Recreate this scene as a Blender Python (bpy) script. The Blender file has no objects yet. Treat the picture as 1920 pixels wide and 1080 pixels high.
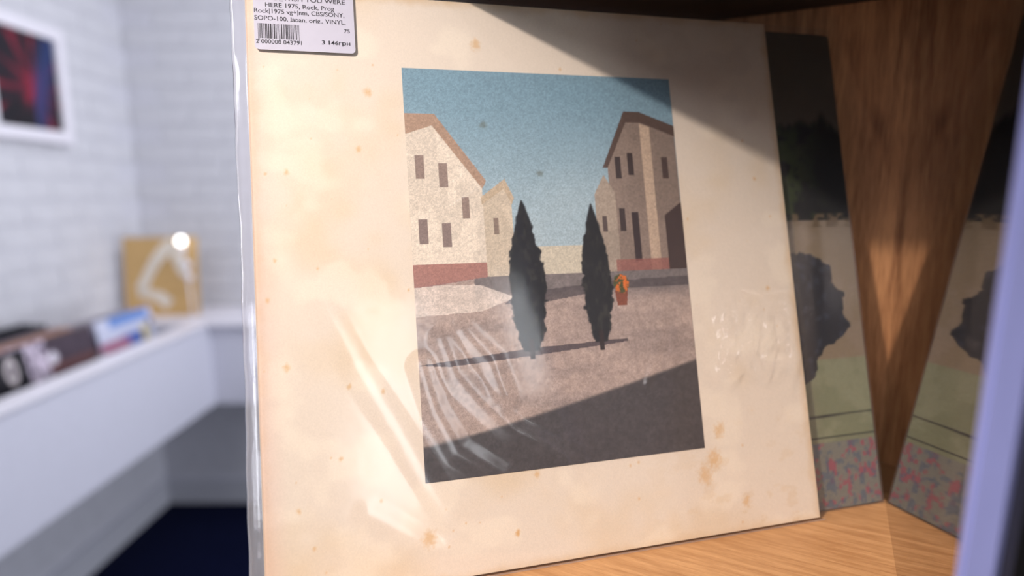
import bpy, bmesh, math, random
import numpy as np
from mathutils import Matrix, Vector

random.seed(7)
rng = np.random.default_rng(11)
SC = bpy.context.scene
COL = SC.collection

# ------------------------------------------------------------------ camera
F_PX, PITCH, ROLL, CAM_Z = 1152.77, 0.1540146, -0.0077726, 0.1975734
fw = Vector((0, math.cos(PITCH), -math.sin(PITCH)))
r0 = Vector((1, 0, 0)); u0 = r0.cross(fw)
rt = r0 * math.cos(ROLL) + u0 * math.sin(ROLL)
up = -r0 * math.sin(ROLL) + u0 * math.cos(ROLL)
cd = bpy.data.cameras.new('camera'); cam = bpy.data.objects.new('camera', cd); COL.objects.link(cam)
cam.matrix_world = Matrix(((rt.x, up.x, -fw.x, 0), (rt.y, up.y, -fw.y, 0), (rt.z, up.z, -fw.z, CAM_Z), (0, 0, 0, 1)))
cd.sensor_width = 36; cd.lens = 36 * F_PX / 1920
cd.clip_start = 0.01; cd.clip_end = 50
cd.dof.use_dof = True; cd.dof.focus_distance = 0.325; cd.dof.aperture_fstop = 2.7
SC.camera = cam

# ------------------------------------------------------------------ world, lights, exposure
SC.view_settings.view_transform = 'Standard'; SC.view_settings.look = 'None'
SC.view_settings.gamma = 1; SC.view_settings.use_curve_mapping = False
SC.view_settings.exposure = 0.0
w = bpy.data.worlds.new('world'); SC.world = w; w.use_nodes = True
w.node_tree.nodes['Background'].inputs[0].default_value = (0.34, 0.29, 0.26, 1)
w.node_tree.nodes['Background'].inputs[1].default_value = 0.09

def aim(o, target):
    o.rotation_euler = (Vector(target) - Vector(o.location)).to_track_quat('-Z', 'Y').to_euler()

def area(name, loc, target, sx, sy, power, col):
    l = bpy.data.lights.new(name, 'AREA'); l.shape = 'RECTANGLE'; l.size = sx; l.size_y = sy
    l.energy = power; l.color = col
    o = bpy.data.objects.new(name, l); COL.objects.link(o); o.location = loc; aim(o, target); return o

# warm display lamp above and in front of the cabinet
sl = bpy.data.lights.new('display_spot', 'SPOT'); sl.energy = 100; sl.color = (1.0, 0.88, 0.80)
sl.spot_size = math.radians(36); sl.spot_blend = 1.0; sl.shadow_soft_size = 0.026
so = bpy.data.objects.new('display_spot', sl); COL.objects.link(so)
so.location = (-0.62, -0.25, 0.967); aim(so, (-0.05, 0.30, 0.055))
# cool ceiling panels of the shop
area('ceiling_panel', (-0.35, 1.7, 1.35), (-1.3, 2.0, -0.3), 0.9, 1.5, 32, (0.93, 0.94, 1.0))
area('ceiling_panel', (-0.9, -0.6, 1.35), (-1.2, 1.2, -0.6), 0.8, 0.8, 14, (0.93, 0.94, 1.0))
# unseen lights added to put highlights on the clear sleeve
area('door_window', (0.68, -2.0, 0.50), (0.0, 0.3, 0.15), 0.28, 0.9, 5, (0.92, 0.95, 1.0))
area('track_light', (1.25, -1.7, 0.75), (0.1, 0.3, 0.12), 0.12, 0.50, 1.4, (0.92, 0.95, 1.0))

area('track_light', (-1.5, 0.0, 0.42), (0.2, 0.27, 0.1), 0.22, 0.26, 3.2, (0.90, 0.93, 1.0))  # unseen light added at the left for glints on the right-hand creases
# unseen fill added on the far right, lighting the counter side-on and underneath
area('shop_window', (2.2, 1.4, -0.25), (-1.6, 1.9, -0.7), 1.6, 1.5, 46, (0.84, 0.88, 1.0))

# ------------------------------------------------------------------ helpers
def lin(c, a=1.0):
    c = np.asarray(c, float) / 255.0
    v = np.where(c <= 0.04045, c / 12.92, ((c + 0.055) / 1.055) ** 2.4)
    return v
def L4(c): return tuple(float(x) for x in lin(c)) + (1.0,)

def mat(name, col, rough=0.6, metal=0.0, noise=0.0, scale=(30, 30, 30), bump=0.0, spec=0.5, coat=0.0):
    m = bpy.data.materials.new(name); m.use_nodes = True; nt = m.node_tree; N = nt.nodes; K = nt.links
    b = N['Principled BSDF']; b.inputs['Roughness'].default_value = rough
    b.inputs['Metallic'].default_value = metal; b.inputs['Specular IOR Level'].default_value = spec
    b.inputs['Coat Weight'].default_value = coat
    tc = N.new('ShaderNodeTexCoord'); mp = N.new('ShaderNodeMapping'); mp.inputs['Scale'].default_value = scale
    nz = N.new('ShaderNodeTexNoise'); nz.inputs['Scale'].default_value = 1; nz.inputs['Detail'].default_value = 5
    K.new(tc.outputs['Object'], mp.inputs[0]); K.new(mp.outputs[0], nz.inputs[0])
    rp = N.new('ShaderNodeValToRGB'); c = np.array(L4(col))
    rp.color_ramp.elements[0].position = 0.3; rp.color_ramp.elements[1].position = 0.7
    rp.color_ramp.elements[0].color = tuple(np.clip(c * (1 - noise), 0, 1)[:3]) + (1,)
    rp.color_ramp.elements[1].color = tuple(np.clip(c * (1 + noise * .6), 0, 1)[:3]) + (1,)
    K.new(nz.outputs[0], rp.inputs[0]); K.new(rp.outputs[0], b.inputs['Base Color'])
    if bump:
        bp = N.new('ShaderNodeBump'); bp.inputs['Strength'].default_value = bump; bp.inputs['Distance'].default_value = 0.002
        K.new(nz.outputs[0], bp.inputs['Height']); K.new(bp.outputs[0], b.inputs['Normal'])
    return m

def wood(name, dark, light, axis, rough=0.45, freq=1.0):
    """oak veneer; axis = direction of the grain in object space"""
    m = bpy.data.materials.new(name); m.use_nodes = True; nt = m.node_tree; N = nt.nodes; K = nt.links
    b = N['Principled BSDF']; b.inputs['Roughness'].default_value = rough
    tc = N.new('ShaderNodeTexCoord')
    def nz(sc, detail, dist=0.0, stretch=14):
        mp = N.new('ShaderNodeMapping'); s = [sc * stretch] * 3; s[axis] = sc; mp.inputs['Scale'].default_value = s
        t = N.new('ShaderNodeTexNoise'); t.inputs['Scale'].default_value = 1; t.inputs['Detail'].default_value = detail
        t.inputs['Distortion'].default_value = dist
        K.new(tc.outputs['Object'], mp.inputs[0]); K.new(mp.outputs[0], t.inputs[0]); return t
    a = nz(9 * freq, 4, 0.6); f = nz(60 * freq, 3, 0.2, 12); g = nz(3, 2, 0, 3)
    mx = N.new('ShaderNodeMath'); mx.operation = 'MULTIPLY_ADD'; mx.inputs[1].default_value = 0.55
    m2 = N.new('ShaderNodeMath'); m2.operation = 'MULTIPLY_ADD'; m2.inputs[1].default_value = 0.30
    m3 = N.new('ShaderNodeMath'); m3.operation = 'MULTIPLY'; m3.inputs[1].default_value = 0.15
    K.new(g.outputs[0], m3.inputs[0]); K.new(f.outputs[0], m2.inputs[0]); K.new(m3.outputs[0], m2.inputs[2])
    K.new(a.outputs[0], mx.inputs[0]); K.new(m2.outputs[0], mx.inputs[2])
    rp = N.new('ShaderNodeValToRGB'); e = rp.color_ramp.elements
    e[0].position = 0.38; e[0].color = L4(dark); e[1].position = 0.60; e[1].color = L4(light)
    K.new(mx.outputs[0], rp.inputs[0]); K.new(rp.outputs[0], b.inputs['Base Color'])
    bp = N.new('ShaderNodeBump'); bp.inputs['Strength'].default_value = 0.25; bp.inputs['Distance'].default_value = 0.0006
    K.new(f.outputs[0], bp.inputs['Height']); K.new(bp.outputs[0], b.inputs['Normal'])
    return m

def attr_mat(name, rough=0.5, spec=0.4, grain=0.10):
    """printed or painted face: colour from the mesh attribute, broken up by fine procedural grain"""
    m = bpy.data.materials.new(name); m.use_nodes = True; nt = m.node_tree; N = nt.nodes; K = nt.links
    b = N['Principled BSDF']; b.inputs['Roughness'].default_value = rough; b.inputs['Specular IOR Level'].default_value = spec
    at = N.new('ShaderNodeAttribute'); at.attribute_name = 'Col'
    tc = N.new('ShaderNodeTexCoord'); nz = N.new('ShaderNodeTexNoise'); nz.inputs['Scale'].default_value = 1600; nz.inputs['Detail'].default_value = 2
    K.new(tc.outputs['Object'], nz.inputs[0])
    mr = N.new('ShaderNodeMapRange'); mr.inputs['From Min'].default_value = .25; mr.inputs['From Max'].default_value = .75
    mr.inputs['To Min'].default_value = 1 - grain * 2; mr.inputs['To Max'].default_value = 1 + grain
    K.new(nz.outputs[0], mr.inputs[0])
    mx = N.new('ShaderNodeVectorMath'); mx.operation = 'SCALE'
    K.new(at.outputs['Color'], mx.inputs[0]); K.new(mr.outputs[0], mx.inputs['Scale']); K.new(mx.outputs[0], b.inputs['Base Color'])
    return m

def plastic(name, gloss=1.0, tint=(1, 1, 1), rough=0.05, haze=0.03, bump=0.15):
    """thin clear film: lets most light through, mirrors a little by Fresnel, faint haze"""
    m = bpy.data.materials.new(name); m.use_nodes = True; nt = m.node_tree; N = nt.nodes; K = nt.links
    for n in list(N): N.remove(n)
    out = N.new('ShaderNodeOutputMaterial'); tr = N.new('ShaderNodeBsdfTransparent'); tr.inputs[0].default_value = tint + (1,)
    gl = N.new('ShaderNodeBsdfGlossy'); gl.inputs['Roughness'].default_value = rough
    df = N.new('ShaderNodeBsdfDiffuse'); df.inputs[0].default_value = (.85, .87, .95, 1)
    fr = N.new('ShaderNodeLayerWeight'); fr.inputs['Blend'].default_value = .5
    pw = N.new('ShaderNodeMath'); pw.operation = 'POWER'; pw.inputs[1].default_value = 5      # Schlick, the same from both faces of the film
    sk = N.new('ShaderNodeMath'); sk.operation = 'MULTIPLY_ADD'; sk.inputs[1].default_value = .94; sk.inputs[2].default_value = .06
    K.new(fr.outputs['Facing'], pw.inputs[0]); K.new(pw.outputs[0], sk.inputs[0])
    sc = N.new('ShaderNodeMath'); sc.operation = 'MULTIPLY'; sc.inputs[1].default_value = gloss; sc.use_clamp = True
    tc = N.new('ShaderNodeTexCoord'); nz = N.new('ShaderNodeTexNoise'); nz.inputs['Scale'].default_value = 45; nz.inputs['Detail'].default_value = 3
    bp = N.new('ShaderNodeBump'); bp.inputs['Strength'].default_value = bump; bp.inputs['Distance'].default_value = 0.0015
    K.new(tc.outputs['Object'], nz.inputs[0]); K.new(nz.outputs[0], bp.inputs['Height'])
    K.new(bp.outputs[0], gl.inputs['Normal']); K.new(bp.outputs[0], fr.inputs['Normal'])
    m1 = N.new('ShaderNodeMixShader'); m1.inputs[0].default_value = haze
    m2 = N.new('ShaderNodeMixShader')
    K.new(tr.outputs[0], m1.inputs[1]); K.new(df.outputs[0], m1.inputs[2])
    K.new(sk.outputs[0], sc.inputs[0]); K.new(sc.outputs[0], m2.inputs[0])
    K.new(m1.outputs[0], m2.inputs[1]); K.new(gl.outputs[0], m2.inputs[2]); K.new(m2.outputs[0], out.inputs[0])
    return m

def link(name, me, m=None, parent=None):
    o = bpy.data.objects.new(name, me); COL.objects.link(o)
    if m is not None and me is not None:
        if not me.materials: me.materials.append(m)
    if parent is not None: o.parent = parent
    return o
def tag(o, label=None, cat=None, group=None, kind=None):
    if label: o['label'] = label
    if cat: o['category'] = cat
    if group: o['group'] = group
    if kind: o['kind'] = kind
    return o
def empty(name, M, label, cat, group=None):
    o = bpy.data.objects.new(name, None); COL.objects.link(o); o.matrix_world = M; o.empty_display_size = 0.02
    return tag(o, label, cat, group)
def boxes(name, lst, m=None, parent=None, bevel=0.0):
    """lst: (x0,x1,y0,y1,z0,z1) ..., one mesh"""
    bm = bmesh.new()
    for (x0, x1, y0, y1, z0, z1) in lst:
        M = Matrix.Translation(((x0 + x1) / 2, (y0 + y1) / 2, (z0 + z1) / 2)) @ Matrix.Diagonal((x1 - x0, y1 - y0, z1 - z0, 1))
        bmesh.ops.create_cube(bm, size=1, matrix=M)
    if bevel: bmesh.ops.bevel(bm, geom=list(bm.edges), offset=bevel, segments=2, affect='EDGES', profile=0.6)
    me = bpy.data.meshes.new(name); bm.to_mesh(me); bm.free()
    return link(name, me, m, parent)

def grid_face(name, x0, x1, z0, z1, y, nx, nz, colf, m, parent, dispf=None, smooth=True):
    """sheet in the local x-z plane facing -y; colf(u,v,X,Z) -> srgb 0..255 array; dispf -> y offset"""
    xs = np.linspace(x0, x1, nx + 1); zs = np.linspace(z0, z1, nz + 1)
    X, Z = np.meshgrid(xs, zs); X = X.ravel(); Z = Z.ravel()
    Y = np.full_like(X, y)
    if dispf is not None: Y = Y + dispf(X, Z)
    co = np.stack([X, Y, Z], 1).astype(np.float32)
    i = np.arange(nx)[None, :] + (np.arange(nz) * (nx + 1))[:, None]; i = i.ravel()
    f = np.stack([i, i + 1, i + nx + 2, i + nx + 1], 1).astype(np.int32)
    me = bpy.data.meshes.new(name)
    me.vertices.add(len(co)); me.vertices.foreach_set('co', co.ravel())
    me.loops.add(f.size); me.loops.foreach_set('vertex_index', f.ravel())
    me.polygons.add(len(f)); me.polygons.foreach_set('loop_start', (np.arange(len(f)) * 4).astype(np.int32))
    me.update(calc_edges=True)
    if smooth: me.polygons.foreach_set('use_smooth', np.ones(len(f), bool))
    if colf is not None:
        c = colf((X - x0) / (x1 - x0), (Z - z0) / (z1 - z0), X, Z)
        a = me.color_attributes.new('Col', 'FLOAT_COLOR', 'POINT')
        a.data.foreach_set('color', np.hstack([lin(np.clip(c, 0, 255)), np.ones((len(c), 1))]).astype(np.float32).ravel())
    me.validate()
    return link(name, me, m, parent)

def vnoise(x, y, seed=0):
    """smooth value noise, arrays in, 0..1 out"""
    xi = np.floor(x).astype(np.int64); yi = np.floor(y).astype(np.int64); xf = x - xi; yf = y - yi
    def h(a, b):
        v = (a * 374761393 + b * 668265263 + seed * 982451653) & 0x7fffffff
        v = ((v ^ (v >> 13)) * 1274126177) & 0x7fffffff
        return ((v ^ (v >> 16)) & 0xffff) / 65535.0
    sx = xf * xf * (3 - 2 * xf); sy = yf * yf * (3 - 2 * yf)
    return (h(xi, yi) * (1 - sx) + h(xi + 1, yi) * sx) * (1 - sy) + (h(xi, yi + 1) * (1 - sx) + h(xi + 1, yi + 1) * sx) * sy
def fbm(x, y, o=4, seed=0):
    s = 0; a = .5; t = 0
    for k in range(o):
        s = s + a * vnoise(x * 2 ** k, y * 2 ** k, seed + k); t += a; a *= .55
    return s / t
def sstep(a, b, x):
    t = np.clip((x - a) / (b - a), 0, 1); return t * t * (3 - 2 * t)
def mixc(c, new, k):
    k = np.asarray(k)[:, None]; return c * (1 - k) + np.asarray(new, float) * k
def poly_in(px, py, P):
    r = np.zeros(len(px), bool); n = len(P)
    for i in range(n):
        x1, y1 = P[i]; x2, y2 = P[(i + 1) % n]
        if y1 == y2: continue
        c = ((y1 > py) != (y2 > py)) & (px < (x2 - x1) * (py - y1) / (y2 - y1) + x1); r ^= c
    return r.astype(float)
def seg_dist(X, Z, P):
    d = np.full(len(X), 9.0)
    for (ax, az), (bx, bz) in zip(P[:-1], P[1:]):
        vx, vz = bx - ax, bz - az; t = np.clip(((X - ax) * vx + (Z - az) * vz) / (vx * vx + vz * vz), 0, 1)
        d = np.minimum(d, np.hypot(X - ax - t * vx, Z - az - t * vz))
    return d

# ------------------------------------------------------------------ materials
M_wallwhite = mat('painted_brick', (212, 212, 217), 0.75, noise=.05, scale=(14, 14, 14), bump=.3)
M_mortar = mat('painted_mortar', (212, 212, 219), 0.85, noise=.06, scale=(20, 20, 20), bump=.4)
M_white = mat('white_lacquer', (214, 214, 226), 0.45, noise=.02)
M_lip = mat('white_rail', (236, 233, 240), 0.35, noise=.02)
M_skirt = mat('white_skirting', (205, 206, 214), 0.5, noise=.03)
M_carpet = mat('navy_carpet', (8, 14, 44), 0.95, noise=.35, scale=(90, 90, 90), bump=.5, spec=.1)
M_ceil = mat('white_ceiling', (225, 225, 230), 0.9, noise=.02)
M_under = wood('dark_stained_oak', (30, 20, 14), (44, 30, 20), 0, 0.6)  # darkened so the colour carries the shade under the upper shelf
M_back = wood('oak_back_panel', (134, 88, 54), (192, 138, 92), 2, 0.42)
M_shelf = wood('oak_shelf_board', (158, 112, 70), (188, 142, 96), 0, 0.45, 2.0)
M_board = attr_mat('aged_card', 0.55, 0.3, .035)
M_print = attr_mat('printed_picture', 0.40, 0.4, .12)
M_print2 = attr_mat('printed_cover', 0.35, 0.4, .10)
M_card = mat('card_edge', (214, 200, 176), 0.8, noise=.08, scale=(200, 200, 200))
M_darkcard = mat('dark_card_edge', (60, 52, 46), 0.7, noise=.1, scale=(200, 200, 200))
M_film = plastic('clear_film', 1.0, (1, 1, 1), .13, .014, .03)
M_film2 = plastic('clear_film_edge', 1.5, (.97, .97, 1.0), .10, .16, .2)
M_stick = mat('sticker_paper', (200, 198, 212), 0.5, noise=.02, scale=(300, 300, 300))
M_ink = mat('black_ink', (38, 32, 40), 0.5, noise=.05, scale=(500, 500, 500))
M_gasket = mat('black_rubber', (8, 8, 10), 0.5, noise=.1)
M_edge = mat('satin_glass_edge', (150, 156, 210), 0.35, noise=.10, scale=(40, 40, 12))
M_gold = mat('gold_card', (206, 168, 110), 0.5, noise=.06, scale=(20, 20, 20))
M_emblem = mat('white_emblem', (230, 220, 205), 0.5, noise=.03)
M_mirror = mat('mirror_glass', (172, 164, 160), 0.035, 1.0, noise=.05, scale=(25, 25, 5))
M_chrome = mat('chrome', (240, 240, 240), 0.15, 1.0, noise=.02)
M_glint = bpy.data.materials.new('lit_bulb'); M_glint.use_nodes = True  # glow in place of a glint, no lamp there
M_glint.node_tree.nodes['Principled BSDF'].inputs['Emission Color'].default_value = (1, .97, .92, 1)
M_glint.node_tree.nodes['Principled BSDF'].inputs['Emission Strength'].default_value = 5

# ------------------------------------------------------------------ the room
FL, WX, WY, CE = -1.25, -1.65, 2.75, 1.45
XR, YN = 2.4, -3.2
tag(boxes('floor', [(WX - .1, XR, YN, WY + .1, FL - .05, FL)], M_carpet), kind='structure')
tag(boxes('ceiling', [(WX - .1, XR, YN, WY + .1, CE, CE + .05)], M_ceil), kind='structure')
wl = tag(boxes('wall_left', [(WX - .1, WX, YN, WY + .1, FL, CE)], M_mortar), kind='structure')
wb = tag(boxes('wall_back', [(WX, XR, WY, WY + .1, FL, CE)], M_mortar), kind='structure')

def brick_mesh(seed, along):
    R = random.Random(seed); bm = bmesh.new()
    lx, hz, t = .251, .075, .003 + R.random() * .001
    s = (lx, t, hz) if along == 'x' else (t, lx, hz)
    bmesh.ops.create_cube(bm, size=1, matrix=Matrix.Diagonal((*s, 1)))
    for v in bm.verts:
        v.co += Vector((R.uniform(-1, 1), R.uniform(-1, 1), R.uniform(-1, 1))) * .0006
    bmesh.ops.bevel(bm, geom=list(bm.edges), offset=.003, segments=1, affect='EDGES')
    me = bpy.data.meshes.new('brick'); bm.to_mesh(me); bm.free(); me.materials.append(M_wallwhite)
    return me
bx_ = [brick_mesh(k, 'x') for k in range(6)]; by_ = [brick_mesh(k + 9, 'y') for k in range(6)]
PL, PH = .257, .080
nrow = 0
z = -.30 + PH / 2
while z < 1.30:
    off = (nrow % 2) * PL / 2
    y = 2.745 - PL / 2 + (0 if nrow % 2 else -PL / 2) + .13
    while y > 1.15:
        if y + PL / 2 < WY:
            o = link('brick', by_[random.randrange(6)], None, wl); o.location = (WX + .0012 + random.random() * .001, y, z)
        y -= PL
    x = WX + PL / 2 + .004 + (PL / 2 if nrow % 2 else 0)
    while x < -.35:
        o = link('brick', bx_[random.randrange(6)], None, wb); o.location = (x, WY - .0012 - random.random() * .001, z)
        x += PL
    z += PH; nrow += 1
# plain plastered zone below the counter and skirting boards
tag(boxes('baseboard_left', [(WX, WX + .015, .2, WY, FL, FL + .12), (WX, WX + .020, .2, WY, FL + .10, FL + .115)], M_skirt), kind='structure')
tag(boxes('baseboard_back', [(WX + .02, .6, WY - .015, WY, FL, FL + .12), (WX + .02, .6, WY - .020, WY, FL + .10, FL + .115)], M_skirt), kind='structure')

# ------------------------------------------------------------------ the white counter (L-shaped, wall hung)
cnt = empty('record_counter', Matrix.Translation((-1.2, 2.385, -.637)), 'white L-shaped wall-hung counter with a record bin, under the brick wall', 'counter')
def inpar(o, par):
    o.parent = par; o.matrix_parent_inverse = par.matrix_world.inverted(); return o
def mwparts(par, items):
    for nm, lst, m, bv in items: inpar(boxes(nm, lst, m, None, bv), par)
Y0, TOP, BOT = 0.62, -.296, -.637
mwparts(cnt, [
    ('fascia', [(-1.224, -1.2, Y0, 2.409, BOT, TOP - .012)], M_white, .002),
    ('fascia', [(-1.2, -.2, 2.385, 2.409, BOT, TOP - .012)], M_white, .002),
    ('rail', [(-1.268, -1.192, Y0, 2.36, TOP - .012, TOP)], M_lip, .003),
    ('bin_floor', [(-1.63, -1.224, Y0, 2.33, BOT + .085, BOT + .105)], M_white, 0),
    ('bin_end', [(-1.63, -1.224, 2.33, 2.345, BOT + .04, TOP - .012)], M_white, 0),
    ('bin_end', [(-1.63, -1.224, Y0, Y0 + .015, BOT + .04, TOP - .012)], M_white, 0),
    ('back_rail', [(-1.63, -1.60, Y0, 2.36, BOT, TOP)], M_lip, .002),
    ('counter_top', [(-1.63, -.2, 2.36, 2.735, TOP - .018, TOP)], M_lip, .003),
    ('underside', [(-1.63, -1.224, Y0, 2.385, BOT, BOT + .012)], M_white, 0)])
# dividers between the stacks
for yd in (1.957,):
    inpar(boxes('divider', [(-1.60, -1.27, yd - .003, yd + .003, BOT + .055, TOP - .02)], M_white), cnt)

# records filed in the bin
def sleeve_paint(kind):
    def f(u, v, X, Z):
        n = fbm(u * 9, v * 9, 3, 5)
        if kind == 'oval':
            c = np.tile([22., 20, 26], (len(u), 1)); c = mixc(c, (120, 20, 34), sstep(.14, .11, u) * (v > .2))
            e = np.hypot((u - .82) / .07, (v - .84) / .12)
            c = mixc(c, (206, 196, 196), sstep(1.05, .95, e)); c = mixc(c, (60, 52, 60), sstep(.55, .45, e) * sstep(.1, .2, e)); return c
        if kind == 'scribble':
            c = np.tile([214., 200, 216], (len(u), 1)); return mixc(c, (52, 44, 62), sstep(.52, .58, fbm(u * 26, v * 16, 3, 8)) * .85)
        if kind == 'spot':
            c = np.tile([64., 52, 62], (len(u), 1)); c = mixc(c, (92, 76, 88), n * .6)
            e = np.hypot(u - .42, v - .82); c = mixc(c, (232, 226, 236), sstep(.075, .05, e))
            return mixc(c, (150, 96, 84), sstep(.06, .02, np.abs(v - .72)) * sstep(.25, .4, u) * .6)
        if kind == 'blue':
            c = np.tile([208., 212, 232], (len(u), 1)); c = mixc(c, (112, 148, 212), ((v > .88) & (u > .22) & (u < .93)).astype(float))
            c = mixc(c, (96, 122, 200), sstep(.79, .77, v) * (u > .36) * (u < .74)); c = mixc(c, (196, 130, 156), sstep(.765, .745, v) * (u < .5))
            c = mixc(c, (214, 196, 120), sstep(.83, .80, v) * (u > .74) * (u < .86)); return mixc(c, (90, 72, 92), (np.hypot(u - .93, v - .82) < .05).astype(float))
    return f
def lp_matrix(x, yc, lean):
    # local x runs along +Y of the room (left to right seen from the aisle), local -y faces the aisle (+X)
    R = Matrix(((0, -1, 0), (1, 0, 0), (0, 0, 1))).to_4x4()
    return Matrix.Translation((x, yc - .155, BOT + .107)) @ R @ Matrix.Rotation(-lean, 4, 'X')
W = .31
def filed(x, yc, lean, label, col=None, kind=None, group=None, h=.311, base_mesh=None):
    e = empty('record_sleeve', lp_matrix(x, yc, lean), label, 'record', group)
    if base_mesh: o = link('cover', base_mesh, None, e)
    else: boxes('cover', [(0, W, .0004, .0034, 0, h)], mat('filed_cover', col, .45, noise=.15, scale=(12, 12, 12)), e)
    if kind: grid_face('cover_print', .0005, W - .0005, .001, h - .0005, -.0001, 90, 90, sleeve_paint(kind), M_print2, e)
    return e
LN = math.radians(9)
filed(-1.300, 1.495, LN, 'black sleeve with a red strip and white oval, nearest in the bin', (24, 22, 28), 'oval', h=.318)
filed(-1.308, 1.580, LN, 'pale pink-white sleeve with dark scribbles, partly behind the black one', (206, 190, 206), 'scribble', h=.322)
filed(-1.316, 1.790, LN, 'dark purple sleeve with a white round spot, middle of the bin', (58, 46, 56), 'spot', h=.315)
filed(-1.326, 1.800, LN, 'dark brown sleeve just behind the white-spotted purple one', (96, 80, 78), h=.320)
filed(-1.316, 2.122, LN, 'blue and white sleeve with a red foot, far end of the bin', (190, 196, 220), 'blue', h=.322)
rest = {1.46: [(150, 120, 128), (196, 136, 124), (176, 140, 132), (120, 88, 92), (40, 38, 48), (62, 52, 62), (30, 30, 40), (30, 30, 40)],
        1.795: [(172, 148, 158), (200, 150, 132), (178, 150, 130), (160, 140, 150), (30, 30, 38), (26, 28, 40), (30, 28, 36), (28, 28, 38)],
        2.122: [(176, 170, 182), (150, 146, 158), (186, 180, 190)]}
names = {1.46: 'nearest', 1.795: 'middle', 2.122: 'far'}
shade = {1.46: ['mauve', 'salmon', 'dusty pink', 'plum'], 1.795: ['pale mauve', 'orange-tan', 'beige', 'lilac-grey'], 2.122: ['light grey', 'mid grey', 'pale lilac']}
for yc, cols in rest.items():
    for k, c in enumerate(cols):
        lab = ('%s record sleeve filed behind the front covers in the %s stack' % (shade[yc][k], names[yc]) if k < 4 else
               'near-black record sleeve at the back of the %s stack, by the wall' % names[yc])
        filed(-1.350 - k * .026, yc + random.uniform(-.006, .006), LN, lab, c,
              group='records filed in the %s stack' % names[yc], h=.313 + (.012 if k > 3 else 0))

# gold cover standing on the far wing of the counter
gm = Matrix.Translation((-1.598, 2.50, TOP)) @ Matrix.Rotation(math.radians(2), 4, 'Z') @ Matrix.Rotation(-math.radians(5), 4, 'X')
gc = empty('gold_record_cover', gm, 'square gold cover with a white triangular emblem, standing on the far counter', 'cover')
boxes('cover', [(0, .30, 0, .006, .001, .325)], M_gold, gc, .001)
def stroke(P, w0, d=.002):
    bm = bmesh.new(); pts = [Vector((a * .30, 0, .325 * (1 - b))) for a, b in P]; L = []; 
    for i, p_ in enumerate(pts):
        t = (pts[min(i + 1, len(pts) - 1)] - pts[max(i - 1, 0)]).normalized(); n_ = Vector((-t.z, 0, t.x)) * w0[i] / 2
        L.append([bm.verts.new(p_ + n_ + Vector((0, -d, 0))), bm.verts.new(p_ - n_ + Vector((0, -d, 0))), bm.verts.new(p_ - n_), bm.verts.new(p_ + n_)])
    for a, b in zip(L[:-1], L[1:]):
        for k in range(4): bm.faces.new((a[k], a[(k + 1) % 4], b[(k + 1) % 4], b[k]))
    bm.faces.new(L[0]); bm.faces.new(L[-1][::-1])
    bmesh.ops.recalc_face_normals(bm, faces=bm.faces)
    me = bpy.data.meshes.new('emblem'); bm.to_mesh(me); bm.free(); return link('emblem_stroke', me, M_emblem, gc)
stroke([(.68, .06), (.56, .16), (.42, .32), (.31, .50), (.22, .68)], [.045, .05, .045, .04, .05])
stroke([(.18, .70), (.34, .72), (.48, .76), (.60, .86)], [.035, .035, .045, .05])
stroke([(.68, .10), (.72, .26), (.79, .40), (.83, .50)], [.035, .045, .045, .03])
gc['label'] = 'square gold cover with a white triangular emblem, standing on the far counter'
# added stand: glowing and pale balls stand in for glints on clear wrapping
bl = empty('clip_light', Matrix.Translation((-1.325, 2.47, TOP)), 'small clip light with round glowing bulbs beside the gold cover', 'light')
def ball(nm, loc, r, m, par):
    bm = bmesh.new(); bmesh.ops.create_uvsphere(bm, u_segments=20, v_segments=12, radius=r, matrix=Matrix.Translation(loc))
    me = bpy.data.meshes.new(nm); bm.to_mesh(me); bm.free()
    for p_ in me.polygons: p_.use_smooth = True
    return link(nm, me, m, par)
def tube(nm, P, r, m, par, seg=10):
    bm = bmesh.new(); rings = []
    P = [Vector(q) for q in P]
    for i, q in enumerate(P):
        t = (P[min(i + 1, len(P) - 1)] - P[max(i - 1, 0)]).normalized(); a = t.orthogonal().normalized(); b = t.cross(a)
        rings.append([bm.verts.new(q + (a * math.cos(2 * math.pi * k / seg) + b * math.sin(2 * math.pi * k / seg)) * r) for k in range(seg)])
    for A_, B_ in zip(rings[:-1], rings[1:]):
        for k in range(seg): bm.faces.new((A_[k], A_[(k + 1) % seg], B_[(k + 1) % seg], B_[k]))
    bm.faces.new(rings[0][::-1]); bm.faces.new(rings[-1])
    bmesh.ops.recalc_face_normals(bm, faces=bm.faces)
    me = bpy.data.meshes.new(nm); bm.to_mesh(me); bm.free()
    for p_ in me.polygons: p_.use_smooth = True
    return link(nm, me, m, par)
tube('stem', [(.02, 0, .0), (.018, 0, .08), (.012, 0, .17), (.0, 0, .30)], .004, M_lip, bl)
tube('foot', [(.02, 0, 0), (.02, 0, .006)], .02, M_lip, bl, 20)
ball('bulb', (.0, -.006, .312), .017, M_glint, bl)
ball('bulb_cap', (.004, -.004, .285), .014, M_lip, bl)
ball('joint', (.014, -.002, .215), .016, M_lip, bl); ball('joint', (.018, -.002, .165), .015, M_lip, bl)

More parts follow.
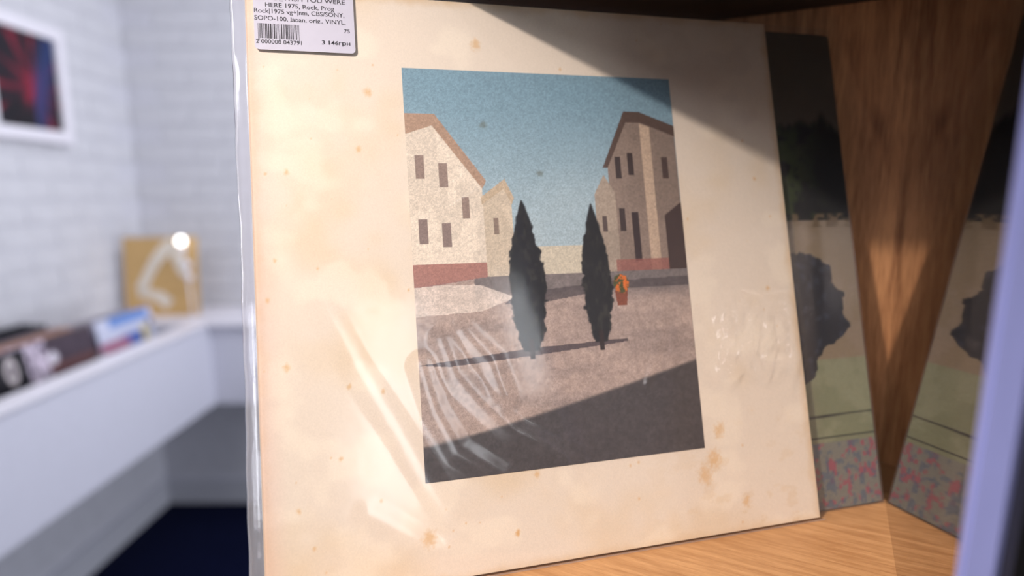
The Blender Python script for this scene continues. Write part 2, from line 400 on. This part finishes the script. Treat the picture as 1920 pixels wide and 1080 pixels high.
# framed picture on the left wall
fm = Matrix(((0, -1, 0, WX + .012), (1, 0, 0, 1.965), (0, 0, 1, .385), (0, 0, 0, 1)))
fr = empty('picture_frame', fm, 'white picture frame with a dark red and blue print, high on the left brick wall', 'picture')
FW, FH, B = .375, .40, .042
boxes('frame', [(0, FW, -.022, .0, 0, B), (0, FW, -.022, 0, FH - B, FH), (0, B, -.022, 0, B, FH - B), (FW - B, FW, -.022, 0, B, FH - B)], M_lip, fr, .002)
boxes('backing', [(.005, FW - .005, -.006, .0, .005, FH - .005)], M_white, fr)
def firework(u, v, X, Z):
    a = np.arctan2(v - .45, u - .62); r = np.hypot(u - .62, v - .45)
    s = fbm(a * 9, r * 1.5, 3, 3); c = np.tile([20., 10, 24], (len(u), 1))
    c = mixc(c, (150, 22, 50), sstep(.45, .75, s) * .95); c = mixc(c, (170, 26, 56), np.exp(-(r / .22) ** 2) * .8)
    c = mixc(c, (34, 66, 130), sstep(.28, .0, np.abs(u - .62 - .35 * (v - .1))) * (u > .6) * .75)
    return mixc(c, (8, 6, 14), sstep(.30, .12, np.hypot(u - .35, v - .08)) * .8)
grid_face('picture_print', B, FW - B, B, FH - B, -.0085, 130, 130, firework, M_print2, fr)

# ------------------------------------------------------------------ the oak display cabinet
PA = math.radians(27.6)
pd = Vector((math.sin(PA), math.cos(PA), 0)); db = Vector((pd.y, -pd.x, 0))
APEX = Vector((.2376, .3671, 0)); JT = .066
MC = Matrix.Translation(APEX + JT * pd) @ Matrix.Rotation(-PA, 4, 'Z')     # local x along the back panel, y backwards
CH = .323
cab = empty('display_cabinet', MC, 'oak display cabinet with a mirrored glass side, holding the two leaning records', 'cabinet')
T = .018
boxes('shelf_board', [(-.292, .03, -.335, .0, -T, 0)], M_shelf, cab, .001)
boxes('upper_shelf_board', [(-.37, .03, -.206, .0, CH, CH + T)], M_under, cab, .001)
boxes('back_panel', [(-.37, .03, .0, .012, -T, CH + T)], M_back, cab)
def taper(nm, x0, x1, b0, b1, t0, t1, m, bev):
    # upright strip whose front and back edges lean: b = y range at the foot, t = y range at the top
    bm = bmesh.new(); V = [bm.verts.new(q) for q in ((x0, b0, 0), (x1, b0, 0), (x1, b1, 0), (x0, b1, 0), (x0, t0, CH), (x1, t0, CH), (x1, t1, CH), (x0, t1, CH))]
    for f in ((0, 3, 2, 1), (4, 5, 6, 7), (0, 1, 5, 4), (1, 2, 6, 5), (2, 3, 7, 6), (3, 0, 4, 7)): bm.faces.new([V[k] for k in f])
    if bev: bmesh.ops.bevel(bm, geom=list(bm.edges), offset=bev, segments=2, affect='EDGES')
    me = bpy.data.meshes.new(nm); bm.to_mesh(me); bm.free(); return link(nm, me, m, cab)
FB, FT = -.208 - JT, -.250 - JT
taper('glass_side_panel', 0, .006, FB, 0, FT, 0, M_mirror, 0)
E_ = taper('glass_edge', -.0008, .0085, FB - .006, FB - .0002, FT - .006, FT - .0002, M_edge, .0012); E_['label'] = 'pale blue-white polished edge of the glass'
G_ = taper('door_seal', .0087, .017, FB - .016, FB + .004, FT - .016, FT + .004, M_gasket, .001); G_['label'] = 'black rubber seal strip'
boxes('outer_side_board', [(.0195, .03, -.30, .0, 0, CH)], M_darkcard, cab, .001)
# red sleeve of the next bay
# ------------------------------------------------------------------ records
AZ1, LN1 = .26015551, .25246985
def rec_matrix(P, az, ln):
    d = Vector((math.cos(az), math.sin(az), 0)); nn = Vector((-math.sin(az), math.cos(az), 0))
    u = Vector((0, 0, 1)) * math.cos(ln) + nn * math.sin(ln); n = u.cross(d)
    return Matrix(((d.x, n.x, u.x, P[0]), (d.y, n.y, u.y, P[1]), (d.z, n.z, u.z, P[2]), (0, 0, 0, 1)))
P1 = (-.118305, .2650587, 0.0)
S = .315
SPOTS = [(121.5, 290.2, 3.2), (60.1, 260, 2.6), (53.8, 228.1, 1.8), (79.2, 23.7, 4.2), (102.6, 227.1, 2.2), (23.3, 26.8, 1.2), (13.6, 115.8, 1.8), (43.3, 104, 1.3),
         (56.3, 45.4, 1.2), (138.9, 49.1, 1.8), (17.2, 215.6, 1.5), (295.7, 142.5, 1.6), (294.8, 211.7, 1.3), (247.1, 44.5, 5), (125.6, 19.7, 1.5),
         (265.3, 17.8, 3), (16.7, 45.5, 1.3), (37.8, 68.7, 1.2), (126, 20, 1.6), (240, 36, 5), (252, 60, 4), (6, 150, 1.4), (10, 170, 1.2), (60, 100, 1.4)]
for k in range(80): SPOTS.append((random.uniform(2, 312), random.uniform(2, 312), random.uniform(.3, .9)))
def board_paint(u, v, X, Z):
    x, y = X * 1000, Z * 1000
    c = np.tile([229., 215, 198], (len(u), 1))
    c = mixc(c, (222, 196, 158), sstep(.45, .75, fbm(x / 60, y / 60, 4, 2)) * .45)
    c = mixc(c, (243, 230, 210), sstep(.5, .7, fbm(x / 28 + 3, y / 22, 3, 9)) * .5)
    e = np.minimum(np.minimum(x, 315 - x), np.minimum(y, 315 - y))
    c = mixc(c, (206, 168, 120), sstep(9, 0, e + 5 * fbm(x / 9, y / 9, 3, 4)) * .55)
    c = mixc(c, (226, 190, 176), sstep(14, 0, x) * .45)
    c = mixc(c, (196, 152, 92), sstep(.58, .72, fbm(x / 11, y / 7, 4, 21)) * sstep(90, 10, y) * sstep(170, 260, x) * .14)
    for (sx, sy, r) in SPOTS:
        k = (np.abs(x - sx) < 3 * r) & (np.abs(y - sy) < 3 * r)
        if not k.any(): continue
        q = np.hypot(x[k] - sx, (y[k] - sy) * .8) / r; t = sstep(1.25, .1, q + 1.1 * (fbm(x[k] * .8, y[k] * .8, 3, 3) - .5)) * .36
        c[k] = c[k] * (1 - t[:, None]) + np.array([206, 140, 62]) * t[:, None]
    return c

# the pictured street is a plain invented one: pitched-roof houses, cypress trees, an empty pavement
def street_paint(u, v, X, Z):
    n1 = fbm(u * 7, v * 9, 4, 1); n2 = fbm(u * 60, v * 80, 3, 6)
    c = np.tile([128., 160, 176], (len(u), 1)); c = mixc(c, (182, 198, 204), sstep(1.0, .5, v)); c = mixc(c, (128, 158, 174), n1 * .3)
    HZ = .475
    # far wall and hills
    c = mixc(c, (206, 196, 176), ((v < .545) & (v > HZ) & (u > .2) & (u < .8)).astype(float))
    # left houses, pale plaster with pitched roofs
    for P, wallc, roofc in (
        ([(0, HZ - .02), (.0, .84), (.10, .86), (.25, .70), (.25, HZ)], (232, 218, 200), None),
        ([(.25, HZ), (.25, .66), (.33, .70), (.35, .66), (.35, HZ)], (214, 198, 176), None),
        ([(.72, HZ), (.72, .76), (.80, .88), (.86, .88), (1, .84), (1, HZ - .02)], (146, 128, 116), None),
        ([(.66, HZ), (.66, .68), (.70, .73), (.74, .68), (.74, HZ)], (172, 156, 140), None)):
        k = poly_in(u, v, P); c = mixc(c, wallc, k); c = mixc(c, np.array(wallc) * .9, k * (n1 > .55) * .5)
    c = mixc(c, (176, 146, 124), poly_in(u, v, [(-.01, .83), (-.01, .885), (.10, .885), (.265, .715), (.25, .695), (.09, .855)]))
    c = mixc(c, (196, 176, 150), poly_in(u, v, [(.245, .655), (.245, .675), (.33, .72), (.36, .67), (.35, .655), (.325, .695)]))
    c = mixc(c, (92, 74, 66), poly_in(u, v, [(.70, .75), (.80, .905), (.86, .905), (1.01, .865), (1.01, .835), (.86, .875), (.805, .875), (.72, .75)]))
    c = mixc(c, (196, 172, 150), poly_in(u, v, [(.86, HZ), (.86, .872), (.90, .862), (.90, HZ)]))
    c = mixc(c, (70, 54, 50), poly_in(u, v, [(.93, HZ - .03), (.93, .62), (1.01, .66), (1.01, HZ - .03)]))
    for (a, b, w_, h_, cc) in ((.04, .72, .03, .06, (150, 130, 120)), (.12, .70, .03, .06, (150, 130, 120)), (.19, .62, .025, .055, (150, 130, 120)), (.04, .56, .03, .06, (140, 122, 116)),
                           (.12, .55, .03, .06, (140, 122, 116)), (.76, .72, .022, .06, (64, 52, 50)), (.81, .73, .022, .06, (64, 52, 50)), (.76, .58, .022, .06, (64, 52, 50)),
                           (.81, .50, .03, .13, (58, 46, 46)), (.95, .72, .025, .06, (80, 64, 60)), (.29, .58, .018, .04, (140, 122, 110)), (.69, .58, .016, .04, (90, 76, 72))):
        k = ((np.abs(u - a) < w_ / 2) & (v > b) & (v < b + h_)).astype(float); c = mixc(c, cc, k)
    c = mixc(c, (150, 92, 84), (((u < .25) & (v < HZ + .035) & (v > HZ - .03)) | ((u > .72) & (u < .93) & (v < HZ + .03) & (v > HZ))).astype(float) * .75)
    # ground
    g = (v < HZ - .02 * sstep(.3, 0, u)).astype(float)
    gc_ = np.tile([178., 158, 148], (len(u), 1)); gc_ = mixc(gc_, (150, 134, 128), sstep(.35, .75, fbm(u * 5, v * 26, 4, 12)) * .7)
    gc_ = mixc(gc_, (112, 106, 106), sstep(HZ - .075, HZ - .03, v) * (u > .2) * .8)
    gc_ = mixc(gc_, (222, 208, 196), poly_in(u, v, [(0, .385), (0, .46), (.22, .455), (.34, .42), (.22, .39)]) * .8)
    gc_ = mixc(gc_, (84, 76, 78), poly_in(u, v, [(.30, .405), (.40, .40), (.70, .43), (1, .43), (1, .455), (.7, .45), (.35, .43)]) * .8)
    gc_ = mixc(gc_, (76, 71, 72), sstep(.012, 0, v - (.075 + .15 * u ** 1.2)))
    gc_ = gc_ * (.9 + .2 * n2[:, None])
    c = c * (1 - g[:, None]) + gc_ * g[:, None]
    # long thin shadows and two cypress trees
    c = mixc(c, (76, 66, 70), poly_in(u, v, [(0, .270), (.38, .292), (.74, .300), (.74, .292), (.4, .274), (.1, .262)]) * .85)
    for (cx, b, t, w_, s) in ((.385, .285, .665, .062, 31), (.640, .295, .655, .052, 37)):
        q = np.clip((v - b) / (t - b), 0, 1); prof = w_ * np.sin(np.pi * np.clip(q * .905 + .095, 0, 1)) ** .8 * (1.15 - .35 * q)
        k = sstep(.004, -.004, np.abs(u - cx) - prof * (.78 + .5 * fbm(u * 50, v * 60, 3, s))) * (v > b) * (v < t)
        c = mixc(c, (24, 25, 27), k); c = mixc(c, (54, 52, 46), k * sstep(.5, .8, fbm(u * 90, v * 60, 3, s + 3)) * .8)
        c = mixc(c, (46, 34, 32), ((np.abs(u - cx) < .008) & (v > b - .02) & (v <= b + .03)).astype(float))
    # clay tub of orange blossom by the kerb
    c = mixc(c, (132, 74, 54), poly_in(u, v, [(.712, .385), (.748, .385), (.756, .425), (.704, .425)]))
    k = sstep(.032, .026, np.hypot(u - .73, (v - .442) * 1.2) + .02 * (fbm(u * 70, v * 80, 3, 51) - .5))
    c = mixc(c, (74, 78, 44), k); c = mixc(c, (216, 112, 44), k * sstep(.45, .56, fbm(u * 120, v * 140, 3, 52)))
    c = c * (.90 + .20 * fbm(u * 190, v * 270, 2, 90)[:, None])
    # worn spots on the sky
    for (a, b, r) in ((.27, .86, .020), (.46, .735, .017)): c = mixc(c, (104, 112, 104), sstep(1, .2, np.hypot(u - a, (v - b) * 1.5) / r + .9 * (fbm(u * 90, v * 90, 3, 77) - .5)) * .6)
    return c

MR1 = rec_matrix(P1, AZ1, LN1)
r1 = empty('record_cover', MR1, 'cream album cover with spotted aged card and a framed street picture, leaning in front', 'record cover')
BZ = .0016
boxes('cover_board', [(0, S, .0003, .0038, BZ, S)], M_card, r1, .0005)
grid_face('cover_face', .0003, S - .0003, BZ + .0003, S - .0003, .0002, 600, 600, board_paint, M_board, r1)
grid_face('cover_picture', .2505 * S, .7665 * S, .163 * S, .871 * S, .00005, 400, 560, street_paint, M_print, r1)

# clear outer sleeve over the cover
RIDGES = [  # polyline in mm, amplitude mm, width mm
    ([(92, 124), (98, 106), (110, 91), (128, 72), (156, 55)], .50, 5.6), ([(80, 112), (86, 88), (97, 66), (119, 50)], .50, 5.4),
    ([(104, 128), (118, 112), (124, 92)], .34, 4.2), ([(30, 150), (48, 112), (65, 82), (94, 26)], .5, 8), ([(50, 40), (80, 18), (140, 8)], .25, 5),
    ([(222, 142), (219, 118), (208, 92)], .22, 1.8), ([(232, 140), (229, 118), (222, 100)], .20, 1.6), ([(90, 238), (104, 250), (130, 254)], .2, 2),
    ([(92, 206), (112, 218), (138, 222)], .2, 1.8), ([(96, 196), (118, 209), (140, 212)], .16, 1.6),
    ([(263, 136), (262, 112), (264, 92)], .35, 2.2), ([(276, 138), (280, 118), (272, 96)], .35, 2.4), ([(290, 130), (291, 110), (284, 88)], .3, 2.0),
    ([(306, 134), (308, 110), (303, 84)], .3, 2.0), ([(262, 130), (280, 126), (296, 130)], .25, 2), ([(262, 108), (284, 112), (298, 108)], .22, 2)]
def film_disp(X, Z):
    x, y = X * 1000, Z * 1000; h = .35 * fbm(x / 55, y / 70, 2, 15) + .10 * fbm(x / 14, y / 22, 3, 17)
    cr = sstep(250, 262, x) * sstep(316, 308, x) * sstep(84, 96, y) * sstep(142, 130, y); h = h + cr * 2.4 * fbm(x / 5, y / 8, 3, 30)
    for P, a, w_ in RIDGES: h = h + 1.7 * a * np.exp(-(seg_dist(x, y, P) / (w_ * 1.3)) ** 2)
    return -h / 1000.0
SX0, SX1, SZ1 = -.0068, .3178, .3185
sv = empty('plastic_sleeve', MR1, 'clear plastic outer sleeve with a price sticker, around the cream cover', 'sleeve')
grid_face('front_film', 0, SX1, .0003, SZ1, -.0004, 300, 300, None, M_film, sv, film_disp)
boxes('back_film', [(0, SX1, .00405, .00415, .0003, SZ1)], M_film, sv)
# flattened fold along the left: the film doubles back on itself in a few creases
def fold():
    prof = [(0, -.0006), (-.0012, -.0003), (-.0024, -.0010), (-.0036, -.0003), (-.0050, -.0007), (-.0062, .0002), (-.0068, .0018), (-.0062, .0034), (-.0040, .0038), (-.0015, .0040), (0, .0041)]
    bm = bmesh.new(); rows = []
    for k in range(121):
        z_ = .0003 + (SZ1 - .0003) * k / 120; wv = .0006 * math.sin(k * .21) + .0003 * math.sin(k * .63 + 1)
        g = 1.0 + .08 * math.sin(k * .05 + 2)
        rows.append([bm.verts.new((x_ * g + (wv * .4 if 0 < i < 10 else 0), y_ + (wv * .25 * math.sin(i * 1.7) if 0 < i < 10 else 0), z_)) for i, (x_, y_) in enumerate(prof)])
    for a, b in zip(rows[:-1], rows[1:]):
        for k in range(len(prof) - 1): bm.faces.new((a[k], a[k + 1], b[k + 1], b[k]))
    me = bpy.data.meshes.new('side_fold'); bm.to_mesh(me); bm.free()
    for p_ in me.polygons: p_.use_smooth = True
    return link('side_fold', me, M_film2, sv)
fold()
boxes('bottom_seam', [(0, SX1, -.0002, .0040, .0, .0003)], M_film2, sv)

# price sticker
ys = -.00095
def rounded(nm, x0, x1, z0, z1, y, t, r, m, par):
    bm = bmesh.new(); vs = []
    for (cx, cz, a0) in ((x1 - r, z1 - r, 0), (x0 + r, z1 - r, 90), (x0 + r, z0 + r, 180), (x1 - r, z0 + r, 270)):
        for k in range(7):
            a = math.radians(a0 + k * 15); vs.append(bm.verts.new((cx + r * math.cos(a), y, cz + r * math.sin(a))))
    f = bm.faces.new(vs); e = bmesh.ops.extrude_face_region(bm, geom=[f]); 
    for v in e['geom']:
        if isinstance(v, bmesh.types.BMVert): v.co.y += t
    bmesh.ops.recalc_face_normals(bm, faces=bm.faces)
    me = bpy.data.meshes.new(nm); bm.to_mesh(me); bm.free(); return link(nm, me, m, par)
st = rounded('price_sticker', .0043, .0549, .2806, .3150, ys, .00012, .0022, M_stick, sv)
st['label'] = 'white price sticker with barcode and printed text'
def text(s, x0, x1, base, cap, nm='lettering', bold=0.0, cut=False):
    c = bpy.data.curves.new(nm, 'FONT'); c.body = s; c.size = 1.0; c.offset = bold + .010; c.resolution_u = 3
    o = bpy.data.objects.new(nm, c); COL.objects.link(o)
    dg = bpy.context.evaluated_depsgraph_get(); me = bpy.data.meshes.new_from_object(o.evaluated_get(dg)); bpy.data.objects.remove(o)
    co = np.empty(len(me.vertices) * 3, np.float32); me.vertices.foreach_get('co', co); co = co.reshape(-1, 3)
    w_ = co[:, 0].max() - co[:, 0].min(); mnx = co[:, 0].min(); k = (x1 - x0) / w_ / 1000; kz = cap / .73 / 1000
    new = np.stack([x0 / 1000 + (co[:, 0] - mnx) * k, np.full(len(co), ys - .00004), base / 1000 + co[:, 1] * kz], 1).astype(np.float32)
    me.vertices.foreach_set('co', new.ravel()); me.update(); me.name = nm; me.materials.clear()
    if cut:      # the label printer cut this line off at its baseline
        bm = bmesh.new(); bm.from_mesh(me)
        bmesh.ops.bisect_plane(bm, geom=list(bm.verts) + list(bm.edges) + list(bm.faces), plane_co=(0, 0, base / 1000 - .00004), plane_no=(0, 0, 1), clear_inner=True)
        bm.to_mesh(me); bm.free()
    ob = link(nm, me, M_ink, st); return ob
text('FLOYD_WISH YOU WERE', 4.6, 50.6, 308.0, 2.5)
text('HERE 1975, Rock, Prog', 10.1, 44.8, 304.0, 2.5)
text('Rock|1975 vg+|nm, CBS/SONY,', 4.6, 49.9, 300.6, 2.5)
text('SOPO-100, Japan, orig., VINYL,', 4.6, 50.4, 296.6, 2.5, cut=True)
text('75', 49.4, 52.4, 292.0, 2.1)
text("2 000000 043791", 5.0, 27.6, 283.9, 2.3)
for sh in (0, .09, .18): text('3 146гр', 37.7 + sh, 50.0 + sh, 284.9 + sh * .3, 2.3, bold=-.006)
yi = (ys - .00004, ys - .00002)
boxes('lettering', [(.05050, .05100, *yi, .28495, .28665), (.05180, .05230, *yi, .28495, .28665), (.0509, .0519, *yi, .28562, .28604)], M_ink, st)
boxes('lettering', [(.0222, .0234, *yi, .29660, .29688)], M_ink, st)
bars = []; x = 6.2; R = random.Random(43791); guard = (0, 1, 14, 15, 28, 29)
for k in range(30):
    w_ = R.choice([.18, .18, .36, .36, .55, .72]) if k not in guard else .18
    if x + w_ > 28.6: break
    bars.append((x / 1000, (x + w_) / 1000, ys - .00004, ys, (.2852 if k in guard else .2867), .2948)); x += w_ + R.choice([.2, .36, .36, .5])
boxes('barcode', bars, M_ink, st)

# ------------------------------------------------------------------ second record, behind
def garden_paint(u, v, X, Z):
    n = fbm(u * 18, v * 18, 4, 4); n2 = fbm(u * 60, v * 60, 3, 14)
    c = np.tile([96., 88, 76], (len(u), 1)); c = mixc(c, (120, 108, 92), v * .4)
    tree = sstep(.0, .03, (.74 + .14 * fbm(u * 14, v * 3, 4, 22) + .08 * sstep(.85, .68, u)) - v) * (v > .575)
    c = mixc(c, (14, 18, 16), tree); c = mixc(c, (78, 96, 44), tree * sstep(.48, .66, fbm(u * 34, v * 30, 4, 44)) * sstep(1.0, .8, u) * .95)
    br = sstep(.60, .64, fbm(u * 26, v * 16, 3, 61)) * (u < .80) * (v > .80) * (v < .93); c = mixc(c, (12, 14, 12), br)
    path = (v < .59) * 1.0; c = mixc(c, (150, 132, 106), path)
    c = mixc(c, (120, 100, 72), ((v < .605) & (v > .575)) * sstep(.4, .6, n2)); c = mixc(c, (170, 152, 140), path * sstep(.5, .7, n) * .3)
    lawn = (v < .30) * 1.0; c = mixc(c, (138, 140, 108), lawn); c = mixc(c, (158, 158, 128), lawn * sstep(.45, .65, n) * .6)
    # a low dark boulder and rounded shrub in the sand
    e1 = poly_in(u + .05 * (fbm(u * 30, v * 30, 3, 14) - .5), v + .05 * (n - .5), [(.60, .245), (.70, .235), (.84, .25), (.90, .30), (.955, .345), (.965, .42), (.93, .50), (.865, .53), (.81, .47), (.76, .40), (.66, .40), (.60, .42)])
    c = mixc(c, (24, 27, 36), e1); c = mixc(c, (60, 66, 82), e1 * sstep(.56, .74, n2) * .7)
    c = mixc(c, (206, 200, 200), (1 - e1) * sstep(.07, .03, np.hypot(u - .78, (v - .49) * .8)) * .8)
    c = mixc(c, (46, 44, 40), sstep(.0022, .0012, np.abs(v - (.175 + .01 * u)))); c = mixc(c, (46, 44, 40), sstep(.002, .001, np.abs(v - (.135 + .006 * u))))
    bed = (v < .13) * 1.0; c = mixc(c, (134, 132, 120), bed)
    c = mixc(c, (168, 84, 96), bed * sstep(.56, .64, fbm(u * 95, v * 90, 3, 71)) * .85); c = mixc(c, (92, 104, 122), bed * sstep(.55, .65, fbm(u * 90 + 7, v * 90, 3, 81)) * .7)
    return c
AZ2, LN2 = .26, .246
d2 = Vector((math.cos(AZ2), math.sin(AZ2), 0))
P2 = APEX + Vector((-.0012, .0, 0)) - d2 * S
MR2 = rec_matrix(P2, AZ2, LN2)
r2 = empty('record_cover', MR2, 'dark album cover with trees above a pale garden, behind the cream cover', 'record cover')
# cover body with rounded outer corners
def rounded_board(nm, x0, x1, z0, z1, y, t, r, m, par):
    o = rounded(nm, x0, x1, z0, z1, y, t, r, m, par); return o
rounded_board('cover_board', 0, S - .0002, .0008, S - .004, .0003, .003, .004, M_darkcard, r2)
grid_face('cover_picture', .0006, S - .0006, .0012, S - .0045, .0002, 340, 340, garden_paint, M_print2, r2)
boxes('film_jacket', [(-.001, S, -.0009, -.00085, .0, S)], plastic('clear_film_back', 1.0, (1, 1, 1), .08, .02, .1), r2)
